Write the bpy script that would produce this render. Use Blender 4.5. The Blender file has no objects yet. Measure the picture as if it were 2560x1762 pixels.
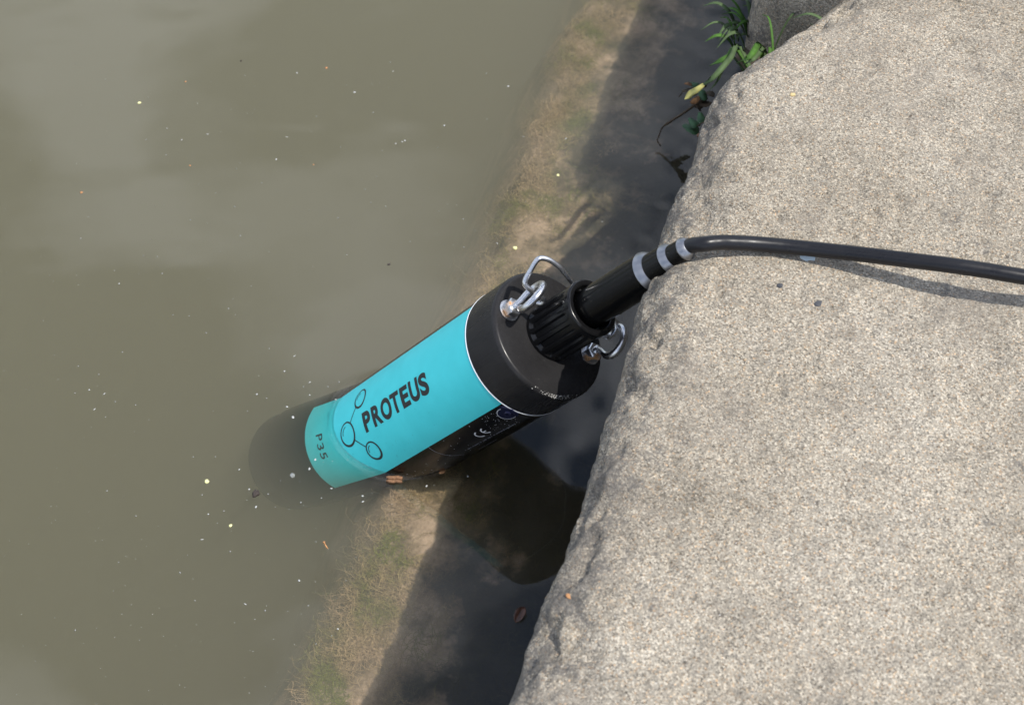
import bpy, bmesh, math, random
import numpy as np
from mathutils import Vector, Matrix

random.seed(7)
rng = np.random.default_rng(11)
scene = bpy.context.scene
COL = scene.collection

# ------------------------------------------------------------------ camera
PITCH = 0.9495                     # looking down 54.4 degrees
SP, CP = math.sin(PITCH), math.cos(PITCH)
FPX, FW, FH = 3400.0, 2560.0, 1762.0
CAM = np.array([0.0, -0.848528 / math.tan(PITCH), 0.848528])
cam_data = bpy.data.cameras.new("camera")
cam_data.sensor_width = 36.0
cam_data.lens = 36.0 * FPX / FW
cam_data.clip_start = 0.02
cam_data.clip_end = 2000.0
cam_data.dof.use_dof = True
cam_data.dof.focus_distance = 0.89
cam_data.dof.aperture_fstop = 14.0
camera = bpy.data.objects.new("camera", cam_data)
COL.objects.link(camera)
camera.location = CAM
camera.rotation_euler = (math.pi / 2 - PITCH, 0, 0)
scene.camera = camera

# ------------------------------------------------------------------ light
TO_SUN = Vector((0.44, -0.12, 0.889)).normalized()
sun_data = bpy.data.lights.new("sun", "SUN")
sun_data.energy = 4.7
sun_data.angle = math.radians(0.53)
sun_data.color = (1.0, 0.955, 0.88)
sun = bpy.data.objects.new("sun", sun_data)
COL.objects.link(sun)
sun.rotation_euler = TO_SUN.to_track_quat('Z', 'Y').to_euler()
sun.location = TO_SUN * 30

world = bpy.data.worlds.new("World")
scene.world = world
world.use_nodes = True
wn = world.node_tree.nodes
wl = world.node_tree.links
wn.clear()
w_out = wn.new("ShaderNodeOutputWorld")
w_bg = wn.new("ShaderNodeBackground")
w_sky = wn.new("ShaderNodeTexSky")
w_sky.sky_type = 'NISHITA'
w_sky.sun_disc = False
w_sky.sun_elevation = math.asin(TO_SUN.z)
w_sky.sun_rotation = math.atan2(TO_SUN.x, TO_SUN.y)
w_sky.air_density = 1.0
w_sky.dust_density = 0.6
w_sky.ozone_density = 1.6
# drifting clouds all over the sky
w_tc = wn.new("ShaderNodeTexCoord")
w_map = wn.new("ShaderNodeMapping")
w_map.inputs["Scale"].default_value = (1.0, 1.0, 1.6)
w_map.inputs["Location"].default_value = (0.35, 0.2, 0.0)
w_no = wn.new("ShaderNodeTexNoise")
w_no.inputs["Scale"].default_value = 3.4
w_no.inputs["Detail"].default_value = 2.5
w_no.inputs["Roughness"].default_value = 0.5
w_rp = wn.new("ShaderNodeValToRGB")
w_rp.color_ramp.elements[0].position = 0.46
w_rp.color_ramp.elements[1].position = 0.58
w_mx = wn.new("ShaderNodeMix")
w_mx.data_type = 'RGBA'
w_mx.inputs[7].default_value = (9.5, 10.2, 11.8, 1.0)
wl.new(w_tc.outputs["Generated"], w_map.inputs["Vector"])
wl.new(w_map.outputs["Vector"], w_no.inputs["Vector"])
wl.new(w_no.outputs["Fac"], w_rp.inputs["Fac"])
wl.new(w_rp.outputs["Color"], w_mx.inputs[0])
wl.new(w_sky.outputs["Color"], w_mx.inputs[6])
wl.new(w_mx.outputs[2], w_bg.inputs["Color"])
w_bg.inputs["Strength"].default_value = 0.15
wl.new(w_bg.outputs["Background"], w_out.inputs["Surface"])

scene.render.engine = 'CYCLES'
scene.cycles.volume_bounces = 6
scene.cycles.max_bounces = 12
scene.cycles.transparent_max_bounces = 16
scene.cycles.use_denoising = True
scene.cycles.caustics_reflective = True
scene.view_settings.view_transform = 'Standard'
scene.view_settings.look = 'None'
scene.view_settings.gamma = 1.0
scene.view_settings.exposure = 0.0

# ------------------------------------------------------------------ helpers
def ray(px, py):
    x = (px - FW / 2) / FPX
    y = -(py - FH / 2) / FPX
    return np.array([x, y * SP + CP, y * CP - SP])

def at(px, py, z):
    """point of the place at height z that the lens sees in this direction"""
    d = ray(px, py)
    return CAM + d * ((z - CAM[2]) / d[2])

def new_obj(name, verts, faces, mat, parent=None, smooth=True, sharp=None):
    me = bpy.data.meshes.new(name)
    me.from_pydata([tuple(map(float, v)) for v in verts], [], [tuple(map(int, f)) for f in faces])
    me.update()
    if smooth:
        me.shade_smooth()
    if sharp:
        me.set_sharp_from_angle(angle=math.radians(sharp))
    if mat:
        me.materials.append(mat)
    ob = bpy.data.objects.new(name, me)
    COL.objects.link(ob)
    if parent:
        ob.parent = parent
    return ob

def fast_mesh(name, V, F, mat, parent=None, smooth=True):
    """numpy quads or tris -> object"""
    me = bpy.data.meshes.new(name)
    k = F.shape[1]
    me.vertices.add(len(V))
    me.vertices.foreach_set("co", np.ascontiguousarray(V, dtype=np.float32).ravel())
    me.loops.add(F.size)
    me.loops.foreach_set("vertex_index", np.ascontiguousarray(F, dtype=np.int32).ravel())
    me.polygons.add(len(F))
    me.polygons.foreach_set("loop_start", np.arange(0, F.size, k, dtype=np.int32))
    me.update(calc_edges=True)
    me.validate()
    if smooth:
        me.shade_smooth()
    me.materials.append(mat)
    ob = bpy.data.objects.new(name, me)
    COL.objects.link(ob)
    if parent:
        ob.parent = parent
    return ob

def tag(o, label, cat, group=None):
    o["label"] = label
    o["category"] = cat
    if group:
        o["group"] = group
    return o

def structure(o):
    o["kind"] = "structure"
    return o

def grid_faces(nu, nv, wrap_u=False, wrap_v=False):
    iu = np.arange(nu if wrap_u else nu - 1)
    iv = np.arange(nv if wrap_v else nv - 1)
    A, B = np.meshgrid(iu, iv, indexing='ij')
    A = A.ravel(); B = B.ravel()
    A2 = (A + 1) % nu; B2 = (B + 1) % nv
    return np.stack([A * nv + B, A2 * nv + B, A2 * nv + B2, A * nv + B2], 1)

def vnoise(x, y, seed=0):
    xi = np.floor(x).astype(np.int64); yi = np.floor(y).astype(np.int64)
    fx = x - xi; fy = y - yi
    fx = fx * fx * fx * (fx * (fx * 6 - 15) + 10); fy = fy * fy * fy * (fy * (fy * 6 - 15) + 10)
    def hsh(a, b):
        h = (a * 374761393 + b * 668265263 + seed * 1442695041) & 0xFFFFFFFF
        h = ((h ^ (h >> 13)) * 1274126177) & 0xFFFFFFFF
        return ((h ^ (h >> 16)) & 0xFFFF) / 65535.0 * 2 - 1
    a = hsh(xi, yi); b = hsh(xi + 1, yi); c = hsh(xi, yi + 1); d = hsh(xi + 1, yi + 1)
    return (a * (1 - fx) + b * fx) * (1 - fy) + (c * (1 - fx) + d * fx) * fy

def fbm(x, y, scale, octaves=3, seed=0, gain=0.5):
    s = 0; amp = 1; tot = 0
    for o in range(octaves):
        s = s + amp * vnoise(x / scale * 2 ** o + 13.7 * o, y / scale * 2 ** o - 7.3 * o, seed + o)
        tot += amp; amp *= gain
    return s / tot

def catmull(pts, n=8):
    P = np.array(pts, float)
    P = np.vstack([2 * P[0] - P[1], P, 2 * P[-1] - P[-2]])
    out = []
    for i in range(1, len(P) - 2):
        for t in np.linspace(0, 1, n, endpoint=False):
            a, b, c, d = P[i - 1], P[i], P[i + 1], P[i + 2]
            out.append(0.5 * ((2 * b) + (c - a) * t + (2 * a - 5 * b + 4 * c - d) * t * t + (3 * b - a - 3 * c + d) * t ** 3))
    out.append(P[-2])
    return np.array(out)

def sweep(path, radius, sides=14, closed=False, caps=True):
    """tube along a path; radius a number or a list"""
    P = np.array(path, float); n = len(P)
    rad = np.full(n, radius) if np.isscalar(radius) else np.array(radius, float)
    T = np.gradient(P, axis=0) if not closed else np.roll(P, -1, 0) - np.roll(P, 1, 0)
    T /= np.linalg.norm(T, axis=1, keepdims=True)
    up = np.array([0, 0, 1.0])
    if abs(T[0] @ up) > 0.9: up = np.array([0, 1.0, 0])
    nrm = np.cross(T[0], up); nrm /= np.linalg.norm(nrm)
    V = []
    for i in range(n):
        nrm = nrm - (nrm @ T[i]) * T[i]; nrm /= np.linalg.norm(nrm)
        b = np.cross(T[i], nrm)
        for k in range(sides):
            a = 2 * math.pi * k / sides
            V.append(P[i] + rad[i] * (math.cos(a) * nrm + math.sin(a) * b))
    F = [tuple(f) for f in grid_faces(n, sides, wrap_u=closed, wrap_v=True)]
    if caps and not closed:
        F.append(tuple(range(sides))[::-1] and tuple(range(sides)))
        F.append(tuple((n - 1) * sides + k for k in range(sides))[::-1])
    return np.array(V), F

def lathe(profile, seg=96, rmod=None):
    """profile [(r,s)], axis z"""
    V = []
    for (r, s) in profile:
        for k in range(seg):
            a = 2 * math.pi * k / seg
            rr = r if rmod is None else rmod(r, s, a)
            V.append((rr * math.cos(a), rr * math.sin(a), s))
    F = [tuple(f) for f in grid_faces(len(profile), seg, wrap_v=True)]
    return V, F

# ------------------------------------------------------------------ materials
def mat_base(name, color=(0.5, 0.5, 0.5), rough=0.5, metal=0.0, spec=0.5):
    m = bpy.data.materials.new(name)
    m.use_nodes = True
    b = m.node_tree.nodes["Principled BSDF"]
    b.inputs["Base Color"].default_value = (*color, 1)
    b.inputs["Roughness"].default_value = rough
    b.inputs["Metallic"].default_value = metal
    b.inputs["Specular IOR Level"].default_value = spec
    return m

class N:
    """small node-building helper"""
    def __init__(s, m):
        s.nt = m.node_tree; s.b = s.nt.nodes["Principled BSDF"]
        s.tc = s.nt.nodes.new("ShaderNodeTexCoord").outputs["Object"]
    def link(s, a, b): s.nt.links.new(a, b)
    def noise(s, scale, detail=3, rough=0.55, vec=None, dist=0.0):
        n = s.nt.nodes.new("ShaderNodeTexNoise")
        n.inputs["Scale"].default_value = scale; n.inputs["Detail"].default_value = detail
        n.inputs["Roughness"].default_value = rough; n.inputs["Distortion"].default_value = dist
        s.link(vec or s.tc, n.inputs["Vector"]); return n.outputs["Fac"]
    def voro(s, scale, out="Color", vec=None, rnd=1.0):
        n = s.nt.nodes.new("ShaderNodeTexVoronoi"); n.inputs["Scale"].default_value = scale
        n.inputs["Randomness"].default_value = rnd
        s.link(vec or s.tc, n.inputs["Vector"]); return n.outputs[out]
    def ramp(s, fac, stops, interp='LINEAR'):
        r = s.nt.nodes.new("ShaderNodeValToRGB"); e = r.color_ramp.elements
        r.color_ramp.interpolation = interp
        while len(e) < len(stops): e.new(0.5)
        for i, (p, c) in enumerate(stops):
            e[i].position = p
            e[i].color = (*c, 1) if not np.isscalar(c) else (c, c, c, 1)
        s.link(fac, r.inputs["Fac"]); return r.outputs["Color"]
    def mix(s, fac, a, b, mode='MIX'):
        m = s.nt.nodes.new("ShaderNodeMix"); m.data_type = 'RGBA'; m.blend_type = mode
        for idx, v in ((0, fac), (6, a), (7, b)):
            if hasattr(v, "is_output") or isinstance(v, bpy.types.NodeSocket): s.link(v, m.inputs[idx])
            elif idx == 0: m.inputs[0].default_value = v
            else: m.inputs[idx].default_value = (*v, 1)
        return m.outputs[2]
    def math(s, op, a, b=0.0):
        m = s.nt.nodes.new("ShaderNodeMath"); m.operation = op
        for i, v in enumerate((a, b)):
            if isinstance(v, bpy.types.NodeSocket): s.link(v, m.inputs[i])
            else: m.inputs[i].default_value = v
        return m.outputs[0]
    def sep(s, vec=None):
        n = s.nt.nodes.new("ShaderNodeSeparateXYZ"); s.link(vec or s.tc, n.inputs[0]); return n.outputs
    def mapping(s, scale=(1, 1, 1), loc=(0, 0, 0), rot=(0, 0, 0)):
        n = s.nt.nodes.new("ShaderNodeMapping"); n.inputs["Scale"].default_value = scale
        n.inputs["Location"].default_value = loc; n.inputs["Rotation"].default_value = rot
        s.link(s.tc, n.inputs["Vector"]); return n.outputs[0]
    def bump(s, height, strength=0.5, dist=0.001, prev=None):
        n = s.nt.nodes.new("ShaderNodeBump"); n.inputs["Strength"].default_value = strength
        n.inputs["Distance"].default_value = dist
        s.link(height, n.inputs["Height"])
        if prev: s.link(prev, n.inputs["Normal"])
        return n.outputs[0]
    def color(s, c): s.link(c, s.b.inputs["Base Color"])
    def rough(s, c): s.link(c, s.b.inputs["Roughness"])
    def normal(s, c): s.link(c, s.b.inputs["Normal"])

def make_stone():
    m = mat_base("sandstone", rough=0.9, spec=0.2); n = N(m)
    big = n.noise(7, 4, 0.6)
    mid = n.noise(34, 5, 0.62)
    base = n.ramp(big, [(0.3, (0.272, 0.233, 0.178)), (0.52, (0.332, 0.288, 0.225)), (0.75, (0.375, 0.329, 0.262))])
    smudge = n.ramp(mid, [(0.30, 0.76), (0.50, 1.0)])
    base = n.mix(1.0, base, smudge, 'MULTIPLY')
    # sand grains
    g = n.voro(1250, "Color")
    gs = n.nt.nodes.new("ShaderNodeSeparateColor"); n.link(g, gs.inputs[0])
    gl = n.ramp(gs.outputs[0], [(0.0, 0.30), (0.24, 0.84), (0.7, 1.12), (1.0, 1.95)])
    base = n.mix(0.85, base, gl, 'MULTIPLY')
    tint = n.ramp(gs.outputs[1], [(0.0, (0.93, 0.98, 1.04)), (0.88, (1.0, 1.0, 1.0)), (0.95, (1.08, 0.92, 0.76)), (1.0, (1.15, 0.87, 0.65))])
    base = n.mix(0.8, base, tint, 'MULTIPLY')
    dark = n.ramp(n.noise(520, 2, 0.6), [(0.28, 0.35), (0.42, 1.0)])
    base = n.mix(0.6, base, dark, 'MULTIPLY')
    clump = n.ramp(n.noise(210, 3, 0.6), [(0.32, 0.90), (0.68, 1.08)])
    base = n.mix(0.9, base, clump, 'MULTIPLY')
    pits = n.ramp(n.voro(120, "Distance", vec=n.mapping((1, 1, 1), (0.7, 0.3, 0))), [(0.07, 1.0), (0.17, 0.0)])
    psel = n.ramp(n.noise(75, 2), [(0.56, 0.0), (0.62, 0.8)])
    base = n.mix(n.math('MULTIPLY', pits, psel), base, (0.075, 0.066, 0.055))
    white = n.ramp(n.voro(330, "Distance"), [(0.05, 1.0), (0.13, 0.0)])
    wsel = n.ramp(n.noise(150, 1), [(0.60, 0.0), (0.64, 1.0)])
    base = n.mix(n.math('MULTIPLY', white, wsel), base, (0.66, 0.64, 0.61))
    # grey-black lichen and grime that grows on the rounded front edge
    xs = n.sep()
    wob = n.math('ADD', xs[0], n.math('MULTIPLY', n.math('SUBTRACT', n.noise(22, 3), 0.5), 0.05))
    edge = n.ramp(wob, [(0.100, 1.0), (0.118, 0.80), (0.136, 0.42), (0.165, 0.0)])
    patch = n.math('ADD', n.math('MULTIPLY', n.noise(60, 4, 0.65), 0.75), n.math('MULTIPLY', n.noise(330, 4, 0.7), 0.6))
    thr = n.math('ADD', patch, n.math('MULTIPLY', edge, 0.20))
    lich = n.ramp(thr, [(0.79, 0.0), (0.90, 0.66)])
    base = n.mix(lich, base, (0.085, 0.083, 0.082))
    # slow-growing brown and grey stains on the top
    st = n.ramp(n.noise(15, 6, 0.72, vec=n.mapping(loc=(3.1, 1.7, 0))), [(0.50, 0.0), (0.68, 0.46)])
    base = n.mix(st, base, (0.185, 0.162, 0.135))
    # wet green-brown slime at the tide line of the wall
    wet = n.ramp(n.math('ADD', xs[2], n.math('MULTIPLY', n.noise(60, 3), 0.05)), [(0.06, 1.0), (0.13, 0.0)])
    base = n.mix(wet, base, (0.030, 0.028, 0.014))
    n.color(base)
    b1 = n.bump(n.noise(480, 4, 0.7), 1.0, 0.0013)
    b2 = n.bump(n.voro(1050, "Distance"), 0.5, 0.0006, b1)
    n.normal(b2)
    return m

def make_label():
    m = mat_base("cyan_vinyl", (0.045, 0.56, 0.72), 0.42); n = N(m)
    f = n.noise(60, 4)
    n.color(n.ramp(f, [(0.3, (0.040, 0.545, 0.585)), (0.7, (0.050, 0.595, 0.640))]))
    n.normal(n.bump(n.noise(900, 2), 0.06, 0.0003))
    return m

def make_black(name, c=(0.012, 0.012, 0.014), r=0.32, spec=0.16, dust=0.25):
    m = mat_base(name, c, r, spec=spec); n = N(m)
    sc = n.noise(220, 3, 0.6, vec=n.mapping((1, 1, 0.12)))
    n.rough(n.ramp(sc, [(0.3, r * 0.75), (0.7, r * 1.3)]))
    sp = n.ramp(n.noise(700, 2, 0.6), [(0.70, 0.0), (0.76, dust)])
    n.color(n.mix(sp, n.ramp(n.noise(35, 4), [(0.3, tuple(v * 0.8 for v in c)), (0.7, tuple(v * 1.25 for v in c))]), (0.35, 0.33, 0.30)))
    n.normal(n.bump(n.noise(1400, 2), 0.05, 0.0002))
    return m

def make_steel(name="polished_steel", c=(0.62, 0.62, 0.63), r=0.24):
    m = mat_base(name, c, r, 1.0); n = N(m)
    n.rough(n.ramp(n.noise(70, 2), [(0.3, r * 0.8), (0.7, r * 1.25)]))
    return m

def make_plain(name, c, r=0.7, var=0.25, scale=300, spec=0.4, trans=0.0):
    m = mat_base(name, c, r, spec=spec); n = N(m)
    lo = tuple(v * (1 - var) for v in c); hi = tuple(min(1, v * (1 + var)) for v in c)
    n.color(n.ramp(n.noise(scale, 3), [(0.3, lo), (0.7, hi)]))
    if trans:
        m.node_tree.nodes["Principled BSDF"].inputs["Subsurface Weight"].default_value = 0.0
    return m

def make_nut():
    m = mat_base("nut_steel", (0.6, 0.6, 0.6), 0.3, 1.0); n = N(m)
    rust = n.ramp(n.noise(90, 2, 0.5), [(0.54, 0.0), (0.62, 1.0)])
    n.color(n.mix(rust, (0.6, 0.6, 0.6), (0.45, 0.24, 0.10)))
    n.link(n.ramp(rust, [(0, 1.0), (1, 0.0)]), n.b.inputs["Metallic"])
    n.rough(n.ramp(rust, [(0, 0.28), (1, 0.75)]))
    return m

def make_mud():
    m = mat_base("ledge_silt", rough=0.95, spec=0.1); n = N(m)
    a = n.noise(22, 5, 0.6); b = n.noise(240, 3, 0.6)
    c = n.ramp(a, [(0.36, (0.075, 0.062, 0.036)), (0.48, (0.25, 0.185, 0.115)), (0.58, (0.47, 0.345, 0.235))])
    c = n.mix(0.7, c, n.ramp(b, [(0.3, 0.6), (0.65, 1.1)]), 'MULTIPLY')
    # dark moss blotches, with the wall's shade painted into the silt colour
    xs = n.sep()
    shade_moss = n.math('ADD', n.math('MULTIPLY', n.noise(30, 4, 0.65, vec=n.mapping(loc=(1.3, 4.2, 0))), 1.0), n.math('MULTIPLY', xs[0], 4.0))
    c = n.mix(n.ramp(shade_moss, [(0.50, 0.0), (0.66, 0.92)]), c, (0.030, 0.028, 0.017))
    n.color(c); n.normal(n.bump(b, 0.7, 0.002))
    return m

def make_strands():
    m = mat_base("filament_algae", rough=0.9, spec=0.1); n = N(m)
    c = n.ramp(n.noise(26, 3, 0.6), [(0.40, (0.185, 0.195, 0.045)), (0.5, (0.38, 0.285, 0.145)), (0.66, (0.48, 0.345, 0.205))])
    g = n.ramp(n.noise(400, 1), [(0.3, 0.55), (0.7, 1.15)])
    c = n.mix(1.0, c, g, 'MULTIPLY')
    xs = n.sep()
    shade_moss = n.math('ADD', n.noise(30, 4, 0.65, vec=n.mapping(loc=(1.3, 4.2, 0))), n.math('MULTIPLY', xs[0], 4.0))  # same blotches: wall's shade painted into the strands over dark weed
    n.color(n.mix(n.ramp(shade_moss, [(0.50, 0.0), (0.66, 0.85)]), c, (0.050, 0.040, 0.020)))
    return m

def make_water():
    m = bpy.data.materials.new("murky_water"); m.use_nodes = True
    nt = m.node_tree; nt.nodes.clear()
    out = nt.nodes.new("ShaderNodeOutputMaterial")
    fr = nt.nodes.new("ShaderNodeFresnel"); fr.inputs["IOR"].default_value = 1.5
    tr = nt.nodes.new("ShaderNodeBsdfTransparent")
    gl = nt.nodes.new("ShaderNodeBsdfGlossy"); gl.inputs["Roughness"].default_value = 0.015
    mx = nt.nodes.new("ShaderNodeMixShader")
    nt.links.new(fr.outputs[0], mx.inputs[0]); nt.links.new(tr.outputs[0], mx.inputs[1]); nt.links.new(gl.outputs[0], mx.inputs[2])
    nt.links.new(mx.outputs[0], out.inputs["Surface"])
    sc = nt.nodes.new("ShaderNodeVolumeScatter"); sc.inputs["Color"].default_value = (0.88, 0.865, 0.685, 1)
    sc.inputs["Density"].default_value = WATER_DENS; sc.inputs["Anisotropy"].default_value = 0.1
    ab = nt.nodes.new("ShaderNodeVolumeAbsorption"); ab.inputs["Color"].default_value = (0.37, 0.345, 0.17, 1)
    ab.inputs["Density"].default_value = WATER_ABS
    ad = nt.nodes.new("ShaderNodeAddShader")
    nt.links.new(sc.outputs[0], ad.inputs[0]); nt.links.new(ab.outputs[0], ad.inputs[1])
    nt.links.new(ad.outputs[0], out.inputs["Volume"])
    return m

WATER_DENS = 6.0
WATER_ABS = 6.3
M = dict(
    stone=make_stone(), label=make_label(),
    body=make_black("black_tube", (0.003, 0.003, 0.0035), 0.19, spec=0.28, dust=0.15),
    cap=make_black("black_cap", (0.019, 0.0185, 0.019), 0.27, spec=0.16, dust=0.15),
    collar=make_black("black_collar", (0.006, 0.006, 0.0065), 0.22, spec=0.32, dust=0.08),
    tube=make_black("black_hose", (0.003, 0.003, 0.0032), 0.16, spec=0.18, dust=0.15),
    cable=make_black("black_cable", (0.010, 0.010, 0.012), 0.32, spec=0.3, dust=0.08),
    guard=make_plain("dark_guard", (0.008, 0.008, 0.009), 0.7, 0.2, 60),
    band=mat_base("band_gloss", (0.30, 0.305, 0.32), 0.36, 1.0),
    steel=make_steel("polished_steel", (0.60, 0.60, 0.61), 0.27), nut=make_nut(),
    ink=mat_base("label_ink", (0.012, 0.013, 0.014), 0.5),
    white=make_plain("white_print", (0.85, 0.85, 0.88), 0.6, 0.1),
    scuff=make_plain("bare_scuff", (0.50, 0.49, 0.46), 0.7, 0.3, 700),
    faint=make_plain("faint_print", (0.20, 0.21, 0.25), 0.6, 0.5, 900),
    seam=mat_base("bright_edge", (0.80, 0.82, 0.84), 0.35),
    lug=make_black("blue_black_lug", (0.012, 0.014, 0.035), 0.18, dust=0.1),
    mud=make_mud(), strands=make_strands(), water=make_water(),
    grime=make_plain("grime", (0.03, 0.12, 0.14), 0.8, 0.4, 900),
    bed=make_plain("canal_silt", (0.06, 0.05, 0.03), 0.95, 0.3, 4),
    soil=make_plain("soil", (0.06, 0.045, 0.03), 0.95, 0.4, 60),
    turf=make_plain("turf", (0.05, 0.075, 0.02), 0.95, 0.5, 40),
    speck=make_plain("pale_speck", (0.38, 0.39, 0.375), 0.7, 0.2),
    dim=make_plain("dull_speck", (0.235, 0.24, 0.23), 0.8, 0.25),
    yellow=make_plain("yellow_speck", (0.72, 0.70, 0.34), 0.7, 0.2),
    orange=make_plain("orange_bit", (0.40, 0.20, 0.085), 0.7, 0.3, 500),
    darkbit=make_plain("dark_bit", (0.045, 0.035, 0.03), 0.8, 0.4, 900),
    bark=make_plain("bark", (0.20, 0.105, 0.055), 0.8, 0.45, 500),
    pebble=make_plain("dark_pebble", (0.055, 0.058, 0.065), 0.7, 0.3, 600),
    tan=make_plain("tan_husk", (0.55, 0.42, 0.2), 0.6, 0.25, 800),
    chalk=make_plain("chalky_paint", (0.52, 0.60, 0.62), 0.8, 0.3, 900),
    grass=make_plain("grass_green", (0.05, 0.125, 0.015), 0.75, 0.35, 120),
    grassgrey=make_plain("grass_grey_green", (0.065, 0.105, 0.04), 0.75, 0.3, 120),
    straw=make_plain("grass_straw", (0.45, 0.42, 0.14), 0.6, 0.25, 200),
    ivy=make_plain("ivy_green", (0.045, 0.105, 0.045), 0.6, 0.3, 250),
    wetleaf=make_plain("wet_leaf", (0.070, 0.030, 0.018), 0.35, 0.6, 350),
    twig=make_plain("twig_brown", (0.05, 0.034, 0.018), 0.85, 0.5, 500),
    deadleaf=make_plain("dead_leaf", (0.16, 0.075, 0.025), 0.85, 0.6, 400),
)

# ------------------------------------------------------------------ ground frame of the quay
ANG = math.atan2(0.2918, 0.9565)          # wall runs along wd, inland is +n
WD = np.array([math.sin(ANG), math.cos(ANG), 0.0])
NI = np.array([math.cos(ANG), -math.sin(ANG), 0.0])
QUAY = Matrix(((NI[0], WD[0], 0, 0), (NI[1], WD[1], 0, 0), (0, 0, 1, 0), (0, 0, 0, 1)))
def nv(p):
    return float(p[0] * NI[0] + p[1] * NI[1]), float(p[0] * WD[0] + p[1] * WD[1])
def quay(n_, v_, z):
    return NI * n_ + WD * v_ + np.array([0, 0, z])

TOP = 0.236        # top of the coping stone over the water
RS = 0.031         # rounding of its front edge

def stone_front(v):
    """n of the front face along the wall, with the chipped corner at its far end"""
    v = np.asarray(v, float)
    f = 0.1065 + 0.0016 * fbm(v, v * 0, 0.09, 3, 5)
    t_ = np.clip((v + 0.02) / 0.08, 0, 1)
    f = f + 0.0062 * t_ * t_ * (3 - 2 * t_)
    over = np.clip(v - 0.082, 0, None)
    return f + np.minimum(over, 0.02) ** 2 * 9 + 0.56 * np.clip(over - 0.02, 0, None)

def stone_mesh(name, vs, front, top, width, drop, seed, flat_end=None):
    # profile parameters: down the face, round the shoulder, over the top
    face = np.concatenate([[-0.9, -0.5, -0.2, -0.06], np.linspace(0.0, top - RS, 34)])
    angs = np.linspace(0, math.pi / 2, 30)[1:]
    inland = np.concatenate([np.arange(RS, 0.245, 0.0018), np.linspace(0.25, width, 14)])
    prof = [(0.0, z) for z in face] + [(RS * (1 - math.cos(a)), top - RS + RS * math.sin(a)) for a in angs] + [(d, top) for d in inland[1:]]
    prof = np.array(prof)
    nrm = np.array([(-1.0, 0.0)] * len(face) + [(-math.cos(a), math.sin(a)) for a in angs] + [(0, 1.0)] * (len(inland) - 1))
    NU = len(vs); NP = len(prof)
    Vv = np.repeat(vs[:, None], NP, 1)
    Fr = np.repeat(front(vs)[:, None], NP, 1)
    X = Fr + prof[None, :, 0]
    Z = np.repeat(prof[None, :, 1], NU, 0)
    arc = np.concatenate([[0], np.cumsum(np.hypot(*np.diff(prof, axis=0).T))])
    A = np.repeat(arc[None, :], NU, 0)
    d = 0.0034 * fbm(Vv, A, 0.11, 3, seed) + 0.0016 * fbm(Vv, A, 0.022, 3, seed + 3) + 0.0008 * fbm(Vv, A, 0.006, 2, seed + 9)
    # pitted, crumbling nose of the stone
    a_nose = 0.9 + top - RS + RS * 0.8
    nose = np.exp(-((A - a_nose) / 0.020) ** 2)
    pit = np.clip(fbm(Vv, A, 0.026, 4, seed + 21, 0.6) - 0.06, 0, 1)
    d -= nose * pit * 0.014
    d += nose * 0.0026 * fbm(Vv, A, 0.008, 3, seed + 25, 0.7)
    spall = np.clip(fbm(Vv * 0.7, A, 0.06, 3, seed + 31) - 0.05, 0, 1)
    d -= 0.010 * np.exp(-((A - a_nose - 0.012) / 0.022) ** 2) * spall
    # worn pits on the top
    d -= 0.0016 * np.clip(fbm(Vv, A, 0.011, 2, seed + 41) - 0.42, 0, 1) * 3
    X = X + d * nrm[None, :, 0]; Z = Z + d * nrm[None, :, 1]
    if flat_end:
        pass
    V = np.stack([X, Vv, Z], -1).reshape(-1, 3)
    F = grid_faces(NU, NP)
    # close: back and bottom
    nb = len(V)
    back = np.stack([X[:, -1], vs, np.full(NU, -0.9)], -1)
    V = np.vstack([V, back])
    i = np.arange(NU - 1)
    Fb = np.stack([i * NP + NP - 1, (i + 1) * NP + NP - 1, nb + i + 1, nb + i], 1)
    Fc = np.stack([nb + i, nb + i + 1, (i + 1) * NP, i * NP], 1)
    F = np.vstack([F, Fb, Fc])
    ob = fast_mesh(name, V, F, M["stone"])
    me = ob.data
    bm = bmesh.new(); bm.from_mesh(me)
    bmesh.ops.holes_fill(bm, edges=[e for e in bm.edges if e.is_boundary], sides=0)
    bmesh.ops.recalc_face_normals(bm, faces=bm.faces)
    bm.to_mesh(me); bm.free()
    me.shade_smooth()
    ob.matrix_world = QUAY
    return ob

vs1 = np.concatenate([np.linspace(-1.3, -0.42, 40), np.arange(-0.415, 0.33, 0.0021), np.linspace(0.335, 0.62, 24)])
stone1 = stone_mesh("coping_stone", vs1, stone_front, TOP, 0.62, 0, 40)
tag(stone1, "sunlit grey-beige sandstone coping block with a rounded, lichen-darkened front edge under the cable", "stone")

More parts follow.
